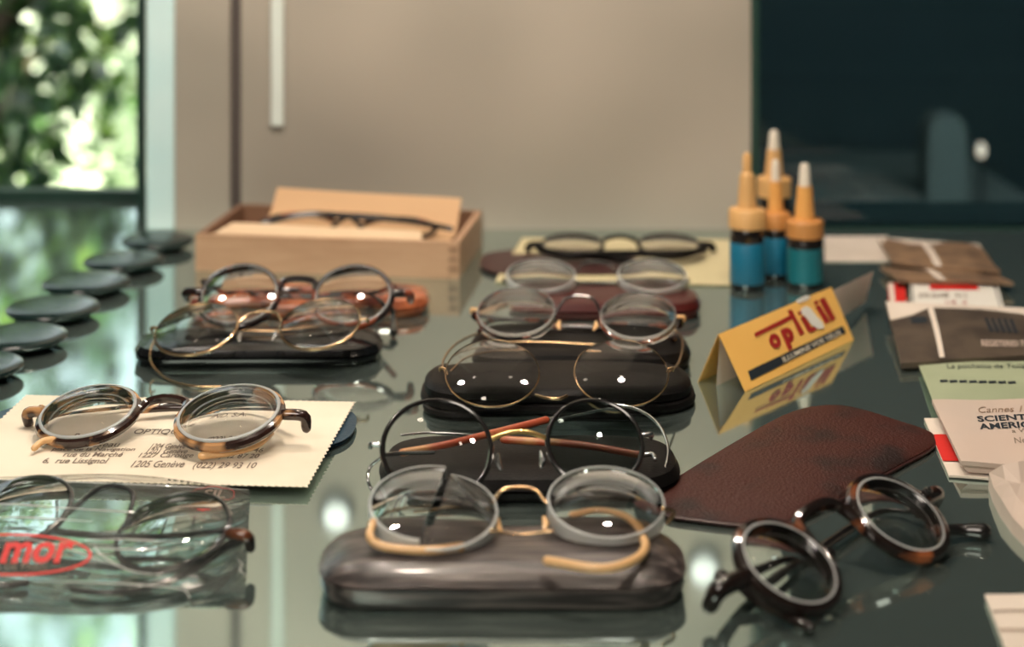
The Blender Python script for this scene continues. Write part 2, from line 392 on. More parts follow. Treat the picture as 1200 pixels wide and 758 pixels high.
# ================================================================ spectacles
def lens_mesh(c, ex, eu, en, R, te, tc, sag, cut=None, n=40, asp=1.0):
    """meniscus / minus lens: edge te, centre tc, front sag"""
    rings = []
    K = 8
    for i in range(K):     # back, from centre outwards
        s = (i+.25)/(K-.75) if i < K-1 else 1
        rings.append((R*s, -te/2-0 + (te-tc)*(1-s*s)+sag*(1-s*s)*1.0))
    for i in range(K-1, -1, -1):
        s = (i+.25)/(K-.75) if i < K-1 else 1
        rings.append((R*s, te/2+sag*(1-s*s)))
    rs = [[c+ex*(r*cos(2*pi*k/n))+eu*(r*asp*sin(2*pi*k/n))+en*z for k in range(n)] for r, z in rings]
    return loft(rs)
def split(vf, co, no):
    res = []
    for inner in (True, False):
        bm = bmesh.new(); bv = [bm.verts.new(v) for v in vf[0]]; [bm.faces.new([bv[i] for i in f]) for f in vf[1]]
        g = bmesh.ops.bisect_plane(bm, geom=bm.verts[:]+bm.edges[:]+bm.faces[:], plane_co=co, plane_no=no, clear_inner=inner, clear_outer=not inner)
        bmesh.ops.holes_fill(bm, edges=[e for e in bm.edges if e.is_boundary], sides=0)
        bm.verts.index_update()
        res.append(([v.co.copy() for v in bm.verts], [tuple(v.index for v in f.verts) for f in bm.faces])); bm.free()
    return res
def spectacles(label, Lp, Rp, ratio, ztop, rim, rimm, lens=(.0022, .0012, .0018), lensm='glass', asp=1.0, dzl=0, dzr=0, bridge='arch',
               bm_=None, temples=None, tm=None, tr=.0012, ends=True, endm=None, lensmR=None, crack=False, pads=False, endr=None, bh=.45, tilt=None, edge=None):
    zc = .01
    def centre(p, zc): return P(p[0], p[1], zc)
    for _ in range(4):
        m_ = centre(((Lp[0]+Rp[0])/2, (Lp[1]+Rp[1])/2), zc)
        RL = Lp[2]/2*centre(Lp, zc+dzl).y/F; RR = Rp[2]/2*centre(Rp, zc+dzr).y/F; R = (RL+RR)/2
        al = asin(ratio)-atan2((Lp[1]+Rp[1])/2-YH, F) if tilt is None else tilt
        zc = ztop+R*sin(al)*asp+rim*.9+.0004
    cL, cR = centre(Lp, zc+dzl), centre(Rp, zc+dzr)
    ex = (cR-cL).normalized(); hb = Vector((-ex.y, ex.x, 0)).normalized()
    eu = (hb*cos(al)+Vector((0, 0, 1))*sin(al)); eu = (eu-ex*eu.dot(ex)).normalized(); en = ex.cross(eu)
    mid = (cL+cR)/2
    t = root('spectacles', (mid.x, mid.y, ztop), label, 'spectacles')
    fr = rim > 0
    # everything of the frame stays above what the pair lies on
    def clampz(vf, m_=.0003):
        return [Vector((v[0], v[1], max(v[2], ztop+m_))) for v in vf[0]], vf[1]
    def pt(c, x, u, n=0): return c+ex*x+eu*u*asp+en*n
    for side, c, R_, lm in ((-1, cL, RL, lensm), (1, cR, RR, lensmR or lensm)):
        Ri = R_-rim*1.2 if fr else R_
        if fr:
            ring = [pt(c, (R_-rim)*cos(2*pi*k/44), (R_-rim)*sin(2*pi*k/44)) for k in range(44)]
            mk('rim', clampz(tube(ring, rim, 8, closed=True, flat=(en, 1.15))), rimm, t)
        lv = lens_mesh(c, ex, eu, en, Ri, *lens, asp=asp)
        if crack and side < 0:
            no = (ex*cos(-.25)+eu*sin(-.25)).normalized()
            A, B = split(lv, c+ex*.001, no)
            te = lens[0]; band = loft([[c+ex*(r_*cos(2*pi*k/40))+eu*(r_*sin(2*pi*k/40))+en*z_ for k in range(40)] for r_, z_ in ((Ri+.0001, -te/2), (Ri+.0005, -te/2), (Ri+.0005, te/2), (Ri-.0005, te/2+.0003), (Ri+.0001, te/2-.0003), (Ri+.0001, -te/2))], False, False)
            bA, bB = split(band, c+ex*.001, no)
            for body, bnd, off, lb in ((B, bB, eu*.0016-ex*.0008+en*.0006, 'left piece of the broken lens, standing a little higher'), (A, bA, -eu*.0020+ex*.0012-en*.0006, 'right piece of the broken lens')):
                so = mk('lens_shard', clampz(([v+off for v in body[0]], body[1])), M[lm], t, label=lb)
                mk('lens_edge', clampz(([v+off for v in bnd[0]], bnd[1])), M['edgew'], so)
        else:
            mk('lens', clampz(lv), M[lm], t)
        if edge or (lens[0] > .0041 and rim < .0015):
            fw = .0012 if rim > .0015 else .0007; em = M[edge or ('edgew' if crack else 'edge')]
            Re = Ri+.0002
            mk('lens_edge', clampz(loft([[pt(c, (Re+d_)*cos(2*pi*k/40), (Re+d_)*sin(2*pi*k/40), z_) for k in range(40)] for d_, z_ in ((-.0001, -lens[0]/2-.0002), (.0002, -lens[0]/2), (.0002, lens[0]/2), (-.0001, lens[0]/2+.0002), (-fw, lens[0]/2+.0003), (-fw, lens[0]/2), (-.0001, 0))], False, False)), em, t) if not (crack and side < 0) else None
        if ends:
            er = endr or max(rim*1.1, .0008)
            p0 = pt(c, side*(R_-rim*.5), R_*.12); p1 = pt(c, side*(R_+er*3.2), R_*.16, -er*.6); p2 = pt(c, side*(R_+er*3.4), R_*.16, -er*3)
            mk('end_piece', clampz(tube(spline([p0, p1, p2], 4), (er, er*1.05, er*.9), 12)), endm or rimm, t)
    # bridge
    a0 = pt(cL, RL-rim*.5, RL*.15); a1 = pt(cR, -(RR-rim*.5), RR*.15)
    gap = (a1-a0).length; mm = (a0+a1)/2
    bmat = bm_ or rimm
    if bridge == 'arch':
        h_ = gap*bh; br = max(rim*.95, .0007)
        mk('bridge', clampz(tube(spline([a0, a0.lerp(mm, .35)+eu*h_*.85+en*h_*.1, mm+eu*h_*1.05+en*h_*.15, a1.lerp(mm, .35)+eu*h_*.85+en*h_*.1, a1], 5), br, 8)), bmat, t)
    elif bridge == 'keyhole':
        h_ = gap*.36; br = rim*1.0
        b0 = pt(cL, RL-rim*1.1, RL*.22); b1 = pt(cR, -(RR-rim*1.1), RR*.22)
        mk('bridge', clampz(tube(spline([b0+ex*rim*.2, b0.lerp(mm, .22)+eu*h_*.95, mm+eu*h_*1.25+en*h_*.2, b1.lerp(mm, .22)+eu*h_*.95, b1-ex*rim*.2], 5), br, 8)), bmat, t)
    elif bridge == 'bar':
        mk('bridge', clampz(tube(spline([a0, a0.lerp(mm, .5)+eu*gap*.08+en*.001, mm+eu*gap*.1+en*.0015, a1.lerp(mm, .5)+eu*gap*.08+en*.001, a1], 4), max(rim*.9, .0007), 8)), bmat, t)
    if pads:
        for s_, p in ((1, pt(cL, RL*1.06, -RL*.25, -.002)), (-1, pt(cR, -RR*1.06, -RR*.25, -.002))):
            mk('nose_pad', clampz(tube(spline([p+eu*.0035+ex*s_*.0004, p, p-eu*.0035+ex*s_*.001], 3), (.0008, .0015, .0008), 8)), M['horn'] if pads == 1 else M['silver'], t)
    tm = tm or rimm
    if temples is None:
        temples = []
        Wd = (cR-cL).length
        for side, c, R_ in ((-1, cL, RL), (1, cR, RR)):
            s0 = pt(c, side*(R_+.002), R_*.16, -.003)
            far = c-ex*side*(Wd+R_*.55)
            o_ = .0 if side < 0 else .0035
            temples.append([s0, s0-en*.004-ex*side*.002, c-en*(.010+o_)+eu*R_*.15, c-ex*side*Wd*.55-en*(.010+o_)+eu*R_*.12,
                            far-en*(.010+o_)+eu*R_*.05, far-ex*side*R_*.35-eu*R_*.7-en*(.010+o_)])
    for tp in temples:
        m_ = tm; r_ = tr; fl = None
        if isinstance(tp, dict): m_ = tp.get('m', tm); r_ = tp.get('r', tr); nm = tp.get('n', 'temple'); tp = tp['p']
        else: nm = 'temple'
        pts = [P(*p) if not isinstance(p, Vector) else p for p in tp]
        rmax = max(r_) if isinstance(r_, (list, tuple)) else r_
        pts = [Vector((p.x, p.y, max(p.z, ztop*0+rmax+.0003))) if not isinstance(tp[0], Vector) else Vector((p.x, p.y, max(p.z, ztop+rmax+.0003))) for p in pts]
        mk(nm, tube(spline(pts, 5), r_, 12), m_, t)
    return t

# front row, rimless with a broken lens
zt = .0168
spectacles('rimless spectacles with a broken left lens and amber ear tips, on the front grey-brown case', (507, 601, 142), (710, 595, 136), .585, zt, 0, M['gold'],
    lens=(.0062, .0012, .0012), crack=True, ends=False, bridge='arch', bm_=M['gold'], pads=1, bh=.42,
    temples=[dict(p=[(437, 612, .024), (434, 630, .021), (452, 641, .0185), (500, 645, .0182), (541, 641, .0182)], m=M['horn'], r=.0016, n='ear_tip'),
             dict(p=[(575, 622, .024), (610, 626, .022), (648, 622, .024)], m=M['gold'], r=.0006, n='brace_bar'),
             dict(p=[(437, 612, .024), (470, 600, .022), (500, 598, .020), (545, 592, .019)], m=M['gold'], r=.0006),
             dict(p=[(777, 596, .026), (790, 600, .024), (783, 612, .02)], m=M['gold'], r=.0008),
             dict(p=[(668, 610, .0185), (700, 604, .0185), (735, 612, .0185), (756, 636, .0185), (745, 655, .0184), (705, 666, .0184), (641, 657, .0184)], m=M['horn'], r=.0017, n='ear_tip')])
# second row, black rims, one dark lens
spectacles('black round-rimmed spectacles with silver cable temples and red-brown temple sleeves', (512, 526, 134), (697, 519, 118), .86, .012, .0012, M['blackf'],
    lens=(.002, .0014, .0015), lensmR='glassg', bridge='bar', bm_=M['brass'], ends=True, endm=M['silver'], endr=.0011, pads=2,
    temples=[dict(p=[(448, 535, .019), (434, 547, .014), (431, 562, .010), (438, 577, .006), (452, 584, .013)], m=M['silver'], r=.0007, n='cable_end'),
             dict(p=[(448, 534, .024), (470, 532, .021), (508, 531, .019)], m=M['silver'], r=.0009),
             dict(p=[(470, 531, .018), (520, 522, .019), (580, 507, .020), (640, 492, .021)], m=M['redtemple'], r=.0017, n='temple_sleeve'),
             dict(p=[(640, 492, .021), (680, 482, .021), (715, 474, .021), (748, 480, .020), (772, 498, .018), (783, 525, .014), (779, 550, .010), (768, 566, .006)], m=M['silver'], r=.0007, n='cable_end'),
             dict(p=[(590, 515, .018), (650, 519, .0175), (700, 525, .0165), (750, 534, .0155)], m=M['redtemple'], r=.0017, n='temple_sleeve'),
             dict(p=[(468, 509, .018), (500, 506, .018), (545, 508, .018), (590, 515, .018)], m=M['silver'], r=.0006, n='cable_end'),
             dict(p=[(750, 534, .0155), (764, 532, .016), (768, 538, .0155)], m=M['silver'], r=.0010)])
# third row, thin gold
spectacles('thin gold-rimmed round spectacles on the black double-layer case', (577, 437, 112), (728, 437, 112), .68, .012, .0005, M['gold'],
    lens=(.002, .0012, .0015), bridge='none', ends=True, endr=.0007,
    temples=[dict(p=[(523, 440, .018), (519, 424, .015), (533, 404, .012), (560, 391, .009), (572, 396, .013)], r=.0006, n='cable_end'),
             dict(p=[(527, 436, .019), (545, 414, .014), (585, 402, .0135), (640, 401, .0135), (700, 404, .0135)], r=.0006),
             dict(p=[(782, 437, .020), (795, 425, .015), (800, 400, .013), (790, 385, .0135)], r=.0006, n='cable_end'),
             dict(p=[(628, 463, .014), (640, 466, .0148), (655, 467, .0148), (664, 464, .0145)], m=M['gold'], r=.0008, n='bridge')])
# fourth row, thick rims
spectacles('round spectacles with thick milky lens edges and dark temples on the small black case', (605, 368, 95), (748, 373, 92), .60, .012, .0009, M['tort3'],
    lens=(.0050, .0012, .0008), bridge='arch', bm_=M['tort3'], tr=.0016, tm=M['tort3'], pads=1, endm=M['horn'], bh=.5)
# fifth row, small rimless on maroon
spectacles('small rimless spectacles with clear lenses on the maroon case', (634, 325, 80), (764, 325, 80), .46, .012, 0, M['tin'],
    lens=(.0042, .0015, .001), edge='edgew', bridge='arch', bm_=M['greyf'], ends=False, tr=.0008, tm=M['greyf'], bh=.5)
# back row, dark half-rims on yellow paper
spectacles('dark oval spectacles with folded black temples lying on the pale yellow paper', (671, 288, 76), (784, 288, 76), .36, .005, .0016, M['blackm'],
    bridge='keyhole', tr=.0022, tm=M['blackm'], endr=.0024,
    temples=[dict(p=[(632, 292, .010), (650, 296, .009), (700, 301, .008), (738, 306, .0075)], r=.0024),
             dict(p=[(826, 292, .010), (800, 297, .011), (740, 297, .011), (680, 298, .011)], r=.0024)])
# left: thin gold oval on black case
spectacles('thin gold-rimmed oval spectacles on the glossy black case at left', (230, 386, 100), (375, 380, 97), .60, .0112, .0008, M['gold'],
    lens=(.003, .0012, .0014), dzl=-.0005, dzr=.004, bridge='arch', endr=.0009, bh=.35, pads=2,
    temples=[dict(p=[(181, 398, .014), (176, 412, .011), (179, 428, .004), (196, 444, .001), (225, 452, .001), (262, 453, .001)], r=.0006, n='cable_end'),
             dict(p=[(262, 453, .001), (276, 453, .001)], m=M['blackf'], r=.0009, n='ear_tip'),
             dict(p=[(425, 376, .018), (400, 384, .013), (330, 388, .0128), (250, 386, .0128)], r=.0008)])
# left: red tortoise on copper case
spectacles('dark red tortoiseshell spectacles on the copper-brown case', (281, 347, 98), (414, 348, 98), .76, .012, .0019, M['tort3'],
    lens=(.0042, .0014, .0016), edge='edge', bridge='keyhole', tr=.0018, tm=M['tort3'], endr=.0024,
    temples=[dict(p=[(238, 330, .026), (262, 342, .017), (330, 340, .015), (400, 340, .015), (440, 345, .015)], r=.0018),
             dict(p=[(462, 336, .026), (440, 344, .019), (400, 347, .015), (300, 347, .015)], r=.0018),
             dict(p=[(440, 345, .015), (458, 360, .012), (461, 375, .006), (461, 390, .003)], m=M['blackf'], r=(.0015, .0016, .0018, .0026), n='ear_tip')])
# left: blond tortoise on the card
spectacles('blond tortoiseshell spectacles with thick lenses on the cream printed card', (104, 487, 124), (269, 489, 132), .54, .0046, .0021, M['tort2'],
    lens=(.0060, .0014, .0008), edge='edgew', dzl=-.0, dzr=.0035, bridge='keyhole', tr=.0017, tm=M['tort2'], endr=.0026,
    temples=[dict(p=[(48, 478, .013), (60, 484, .009), (120, 484, .009), (200, 478, .009), (250, 480, .009)], r=.0017),
             dict(p=[(66, 514, .009), (50, 517, .0085), (40, 525, .007)], m=M['horn'], r=.0015, n='ear_tip'),
             dict(p=[(342, 484, .015), (300, 480, .010), (220, 474, .0095), (150, 480, .0095)], r=.0017),
             dict(p=[(318, 508, .009), (300, 522, .0085), (270, 530, .0075), (236, 534, .007)], m=M['horn'], r=(.0014, .0018), n='ear_tip')])
# front left: in the sleeve
spectacles('grey-rimmed round spectacles inside the clear plastic sleeve', (20, 601, 134), (203, 623, 140), .64, .001, .0012, M['greyf'],
    lens=(.0035, .0014, .0014), dzl=0, dzr=.002, bridge='arch', tr=.0012, endr=.0022, bh=.55, endm=M['tort'],
    temples=[dict(p=[(284, 632, .006), (262, 642, .006), (235, 662, .0045), (190, 684, .0025), (130, 694, .0022), (84, 691, .002)], r=(.0018, .0010)),
             dict(p=[(30, 683, .002), (0, 686, .002), (-50, 680, .003), (-70, 650, .006)], r=(.0015, .0011)),
             dict(p=[(272, 625, .010), (200, 632, .006), (120, 628, .006), (60, 622, .006)], r=.0014)])
# front right tortoise
spectacles('dark tortoiseshell round spectacles lying askew in front of the brown leather pouch', (922, 664, 140), (1052, 607, 130), .75, .0004, .0026, M['tort'],
    lens=(.0050, .0016, .0016), edge='edgew', dzl=.0, dzr=.0, bridge='keyhole', tr=.002, tm=M['blackf'], endr=.0034, tilt=radians(30),
    temples=[dict(p=[(846, 676, .012), (852, 684, .009), (880, 676, .005), (930, 652, .003), (975, 648, .003)], r=(.0028, .0022, .0018)),
             dict(p=[(870, 688, .006), (890, 706, .003), (920, 722, .003), (950, 735, .003)], m=M['tort'], r=(.0022, .0018, .0018), n='ear_tip'),
             dict(p=[(1088, 575, .020), (1070, 596, .008), (1020, 606, .004), (950, 652, .004), (900, 690, .004)], r=.0018),
             dict(p=[(1100, 620, .006), (1125, 621, .004), (1152, 624, .0035)], r=(.0018, .0024, .0036), n='ear_tip')])

# ================================================================ papers and prints
class Quad:
    """a thin sheet over four world corners: TL, TR, BR, BL; top surface can be asked for points"""
    def __init__(s, tl, tr, br, bl, bulge=0, wave=0, seed=0, t=.0004):
        s.c = [Vector(q) for q in (tl, tr, br, bl)]; s.b = bulge; s.w = wave; s.s = seed; s.t = t
    def at(s, u, v, off=0):
        tl, tr, br, bl = s.c
        p = (tl*(1-u)+tr*u)*(1-v)+(bl*(1-u)+br*u)*v
        uu, vv = min(max(u, 0), 1), min(max(v, 0), 1)
        z = s.b*(16*uu*(1-uu)*vv*(1-vv))**.6+s.w*(sin(uu*9+s.s)+sin(vv*7+s.s*2.1+uu*4))*.5
        n = ((tr-tl).cross(tl-bl)).normalized()
        if n.z < 0: n = -n
        return p+n*(z+s.t/2+off)
    def mesh(s, nu=14, nv=10, zig=0, nz=0):
        V, Fc = [], []
        def grid(off):
            b0 = len(V)
            for j in range(nv+1):
                for i in range(nu+1):
                    u, v = i/nu, j/nv
                    V.append(s.at(u, v, off if off == 0 else 0)-Vector((0, 0, 0 if off == 0 else s.t)))
            return b0
        a = grid(0); b = grid(1); W_ = nu+1
        for j in range(nv):
            for i in range(nu):
                q = (j*W_+i, j*W_+i+1, (j+1)*W_+i+1, (j+1)*W_+i)
                Fc.append(tuple(reversed([a+k for k in q]))); Fc.append(tuple(b+k for k in q))
        edge = [i for i in range(nu)]+[nu+W_*j for j in range(nv)]+[nv*W_+i for i in range(nu, 0, -1)]+[W_*j for j in range(nv, 0, -1)]
        for k in range(len(edge)):
            e0, e1 = edge[k], edge[(k+1) % len(edge)]
            Fc.append((a+e0, a+e1, b+e1, b+e0))
        if zig:   # pinked edge: every second border vertex pulled inwards
            cen = sum(s.c, Vector())/4
            for k, e_ in enumerate(edge):
                if k % 2:
                    for bb in (a, b):
                        d = cen-V[bb+e_]; d.z = 0; V[bb+e_] = V[bb+e_]+d.normalized()*zig
        return V, Fc
def text_mesh(s, bold=0, italic=0):
    cu = bpy.data.curves.new('t', 'FONT'); cu.body = s; cu.size = 1; cu.offset = bold; cu.shear = italic; cu.resolution_u = 3
    o = bpy.data.objects.new('t', cu); C.objects.link(o)
    dg = bpy.context.evaluated_depsgraph_get(); me = bpy.data.meshes.new_from_object(o.evaluated_get(dg))
    V = [v.co.copy() for v in me.vertices]; Fc = [tuple(p.vertices) for p in me.polygons]
    bpy.data.objects.remove(o); bpy.data.curves.remove(cu); bpy.data.meshes.remove(me)
    return V, Fc
def subdiv_text(V, Fc, L=.12):
    bm = bmesh.new(); bv = [bm.verts.new(v) for v in V]
    for f in Fc:
        try: bm.faces.new([bv[i] for i in f])
        except ValueError: pass
    bmesh.ops.triangulate(bm, faces=bm.faces[:])
    bm.verts.index_update()
    r = [v.co.copy() for v in bm.verts], [tuple(v.index for v in f.verts) for f in bm.faces]
    bm.free(); return r
def prnt(q, s, u0, v0, u1, v1, m, parent, bold=0, italic=0, off=.00022, name='lettering', skew=0):
    V, Fc = text_mesh(s, bold, italic)
    if not V: return
    x0, x1 = min(v.x for v in V), max(v.x for v in V); y0, y1 = min(v.y for v in V), max(v.y for v in V)
    out = [q.at(u0+(v.x-x0)/(x1-x0)*(u1-u0), v1-(v.y-y0)/(y1-y0)*(v1-v0)+skew*(v.x-x0)/(x1-x0), off) for v in V]
    mk(name, (out, Fc), m, parent, False)
def patch(q, poly, m, parent, off=.00018, name='print', thick=.00006, label=None):
    top = [q.at(u, v, off) for u, v in poly]; bot = [q.at(u, v, off-thick) for u, v in poly]
    n = len(poly); Fc = [tuple(range(n)), tuple(range(2*n-1, n-1, -1))]+[(i, i+n, (i+1) % n+n, (i+1) % n) for i in range(n)]
    mk(name, (top+bot, Fc), m, parent, False, label=label)
def gridpatch(q, u0, v0, u1, v1, m, parent, off=.00018, name='print', nu=12, nv=6):
    V = [q.at(u0+(u1-u0)*i/nu, v0+(v1-v0)*j/nv, off) for j in range(nv+1) for i in range(nu+1)]
    Fc = [(j*(nu+1)+i, (j+1)*(nu+1)+i, (j+1)*(nu+1)+i+1, j*(nu+1)+i+1) for j in range(nv) for i in range(nu)]
    mk(name, (V, Fc), m, parent, False)

# cream card
q = Quad(P(30, 463, .0042), P(417, 471, .0042), P(361, 571, .0038), P(-75, 561, .0038), t=.0004)
cr = root('printed_card', q.at(.5, .5), 'cream printed card with a pinked edge under the blond tortoiseshell spectacles', 'card')
mk('sheet', q.mesh(110, 50, .0011), M['card'], cr, False)
def uvof(px, py, q):   # invert the card's quad for a pixel
    u, v = .5, .5
    for _ in range(30):
        p = q.at(u, v); ppx = CX+p.x/p.y*F; ppy = YH+(H-p.z)/p.y*F
        e = 1e-3; a = q.at(u+e, v); b = q.at(u, v+e)
        ax, ay = CX+a.x/a.y*F-ppx, YH+(H-a.z)/a.y*F-ppy; bx_, by_ = CX+b.x/b.y*F-ppx, YH+(H-b.z)/b.y*F-ppy
        det = ax*by_-ay*bx_; dx, dy = px-ppx, py-ppy
        u += e*(dx*by_-dy*bx_)/det; v += e*(ax*dy-ay*dx)/det
    return u, v
def prpx(q, s, x0, y0, x1, y1, m, par, **k):
    u0, v0 = uvof(x0, y0, q); u1, v1 = uvof(x1, y1, q)
    vv = uvof(x0, y1, q)[1]; sk = v1-vv
    prnt(q, s, u0, v0, u1, vv, m, par, skew=sk, **k)
for s, x0, y0, x1, y1 in (('OPTIQUE', 160, 503, 214, 510), ('IND. S.A.', 244, 490, 296, 499), ('rue Rousseau', 66, 518, 138, 524), ('place de la Navigation', 64, 524.5, 156, 530), ('rue du Marché', 78, 530, 142, 535.5), ('6,  rue Lissignol', 54, 537, 122, 545),
                          ('1204 Genève', 180, 520, 216, 526), ('1201 Genève', 175, 526, 218, 532), ('1227 Carouge', 166, 531, 224, 538), ('1205 Genève', 159, 540, 214, 548),
                          ('(022) 28 36 46', 244, 525, 306, 532), ('(022) 42 87 20', 240, 532, 301, 539), ('(022) 29 93 10', 230, 542, 297, 551)):
    prpx(q, s, x0, y0, x1, y1, M['ink'], cr, bold=.012)

# yellow paper at the back
q = Quad(P(612, 279, .0046), P(858, 281, .0046), P(856, 334, .0010), P(580, 330, .0010), bulge=.0, wave=.0002, t=.0005)
yp = mk('folded_paper', q.mesh(), M['yellow'], None, True); tag(yp, 'pale yellow folded paper under the dark oval spectacles at the back', 'paper')

# leather pouch
outl = [(776, 606), (779, 578), (800, 562), (855, 528), (900, 502), (930, 488), (955, 482), (985, 481), (1012, 486), (1050, 498), (1088, 511), (1094, 518), (1092, 530), (1060, 548), (1020, 570), (975, 595), (940, 612), (905, 620), (865, 620), (820, 615)]
base = spline([P(x, y, 0) for x, y in outl], 4, closed=True); cen = sum(base, Vector())/len(base)
def shr(k, z): return [Vector(((p-cen).x*k+cen.x, (p-cen).y*k+cen.y, z)) for p in base]
po = root('leather_pouch', (cen.x, cen.y, 0), 'flat brown leather pouch with dark worn patches', 'pouch')
mk('body', loft([shr(.985, 0), shr(1.0, .0012), shr(.995, .0028), shr(.96, .0036), shr(.8, .0048), shr(.5, .0056), shr(.2, .0058)]), M['leather'], po)
mk('seam', tube([p+Vector((0, 0, .0017)) for p in shr(1.0, 0)], .0006, 6, closed=True), M['plum'], po)

# orange-yellow tent card
TL, TR = P(842, 392, .0262), P(974, 336.5, .0278); BR_, BL_ = P(1000, 398, .0002), P(873, 459, .0002)
perp = Vector((-.798, .603, 0))*.028
RL_, RR_ = BL_+perp*1.0, BR_+perp*1.0
tc_ = root('tent_card', (BL_+BR_)/2+perp/2, 'folded orange-yellow advertising card standing like a tent', 'card')
q = Quad(TL, TR, BR_, BL_, t=.0006)
mk('front_panel', q.mesh(10, 6), M['opt'], tc_, False)
q2 = Quad(TL, TR, RR_, RL_, t=.0006); mk('back_panel', q2.mesh(10, 6), M['opt'], tc_, False)
q3 = Quad(TR.lerp(RR_, .12)+Vector((.0, .0, 0)), TR.lerp(RR_, .12)+Vector((.036, .048, .0012)), P(1014, 353, .0035), BR_+perp*.4+Vector((.0, 0, .009)), t=.0004)
mk('inner_leaf', q3.mesh(6, 4), M['pink'], tc_, False, label='white inner leaf sticking out of the right end')
q4 = Quad(TL.lerp(TR, .02)+perp*.03-Vector((0, 0, .003)), TL.lerp(TR, .9)+perp*.03-Vector((0, 0, .003)), BR_.lerp(BL_, .1)+perp*.62, BL_+perp*.62, t=.0004)
mk('inner_leaf', q4.mesh(6, 4), M['white'], tc_, False, label='white inner leaf between the two panels')
o_ = .0005
# dark band with lettering, product name, torn patch
def qp(pts, m, name, off=.0003): patch(q, [uvof(x, y, q) for x, y in pts], m, tc_, off, name)
qp([(876, 435), (987, 382), (991, 390), (880, 446)], M['inkd'], 'print')
prpx(q, 'ILLUMINE VOS YEUX', 914, 417, 984, 395, M['white'], tc_, bold=.015, off=.0005) if False else None
def along(s, a, b, hgt, m, bold=.02, off=.0005, italic=0):
    """lettering from pixel a to pixel b (baseline) with pixel height hgt"""
    V, Fc = text_mesh(s, bold, italic); x0, x1 = min(v.x for v in V), max(v.x for v in V); y0, y1 = min(v.y for v in V), max(v.y for v in V)
    ua = uvof(*a, q); ub = uvof(*b, q); ut = uvof(a[0]-hgt*.42, a[1]-hgt, q)
    out = []
    for v in V:
        s_ = (v.x-x0)/(x1-x0); h_ = (v.y-y0)/(y1-y0)
        out.append(q.at(ua[0]+(ub[0]-ua[0])*s_+(ut[0]-ua[0])*h_, ua[1]+(ub[1]-ua[1])*s_+(ut[1]-ua[1])*h_, off))
    mk('lettering', (out, Fc), m, tc_, False)
along('ILLUMINE VOS YEUX', (918, 425), (986, 392), 6, M['card'], .01)
for s, a, b, hh, bd in (('o', (905, 411), (917, 405.5), 17, .065), ('p', (923.5, 411), (935, 405.5), 24, .065)):
    along(s, a, b, hh, M['dred'], bd)
qp([(883, 391), (925, 370), (922, 364.5), (927, 363), (942, 391), (937, 393.5), (928, 374), (885, 395)], M['dred'], 'print', .0005)
for x0, y0, x1, y1 in ((937, 373, 947, 390),  (955, 360, 967, 379.5)):
    qp([(x0, y0), (x0+5, y0-2.4), (x1+5, y1-2.4), (x1, y1)], M['dred'], 'print', .0005)
for x0, y0 in ((934, 366), (953, 354)):
    qp([(x0, y0), (x0+4.5, y0-2.1), (x0+6.4, y0+1.6), (x0+1.9, y0+3.7)], M['dred'], 'print', .0005)
qp([(959.5, 351.5), (965.5, 348.5), (979, 374), (973, 377)], M['dred'], 'print', .0005)
qp([(948, 385), (953, 382.5), (956, 379), (961, 384), (950, 390)], M['dred'], 'print', .0005)
qp([(938, 362), (944, 359), (949, 362), (957, 372), (963, 378), (965, 385), (958, 386), (950, 381), (945, 374), (938, 367)], M['whited'], 'torn_patch', .0007)
qp([(932, 352), (944, 346.5), (949, 348), (945, 352), (934, 356)], M['whited'], 'torn_patch', .0007)

# ================================================================ packets at the right
def packet(label, corners, m, t=.0012, bulge=.0006, wave=.0004, seed=0, name='paper_packet', cat='packet', nu=16, nv=8):
    q = Quad(*[P(*c) for c in corners], bulge=bulge, wave=wave, seed=seed, t=t)
    r = root(name, q.at(.5, .5)-Vector((0, 0, t)), label, cat)
    mk('sheet', q.mesh(nu, nv), m, r, True)
    return q, r
q, r = packet('plain white paper strip lying behind the orange card at the back edge', [(966, 277, .0005), (1040, 277, .0005), (1044, 306, .0005), (966, 306, .0005)], M['white'], .0005, 0, 0, name='paper_strip', cat='paper')
q, r = packet('brown printed packet at the very back of the row, with a white band', [(1029, 281, .006), (1146, 287, .006), (1172, 319, .008), (1046, 309, .008)], M['tan'], .002, .0016, .0009, 1)
patch(q, [(0, 0), (.5, 0), (1, 0), (1, .18), (.5, .16), (0, .22)], M['white'], r, .0003, 'flap', .0003, 'pale folded flap')
gridpatch(q, .40, .08, .47, .99, M['white'], r, .0004, 'band', 2, 8)
q, r = packet('narrow brown packet tucked under the one with the folded flap, second from the back', [(1031, 314, .004), (1168, 322, .004), (1188, 333, .006), (1052, 329, .006)], M['tan'], .002, .0010, .0006, 2)
gridpatch(q, .36, .02, .43, .99, M['white'], r, .0004, 'band', 2, 6)
q, r = packet('red and white slip peeking out left of the white card', [(1040, 332, .001), (1060, 332, .001), (1064, 372, .001), (1044, 372, .001)], M['red'], .0004, 0, 0, name='paper_slip', cat='paper')
gridpatch(q, .05, .0, .35, .98, M['white'], r, .0003, 'white_edge', 2, 4)
q, r = packet('white card with a red bar across its top', [(1066, 329, .003), (1168, 331, .003), (1178, 366, .003), (1068, 366, .003)], M['whited'], .001, .0002, .0002, 3, name='paper_card', cat='card')
u0, v0 = uvof(1089, 332.5, q); u1, v1 = uvof(1147, 340.5, q); gridpatch(q, u0, v0, u1, v1, M['red'], r, .0004, 'red_bar')
gridpatch(q, .015, .05, .03, .95, M['inkd'], r, .0004, 'edge_line', 1, 4); gridpatch(q, .955, .05, .97, .95, M['inkd'], r, .0004, 'edge_line', 1, 4)
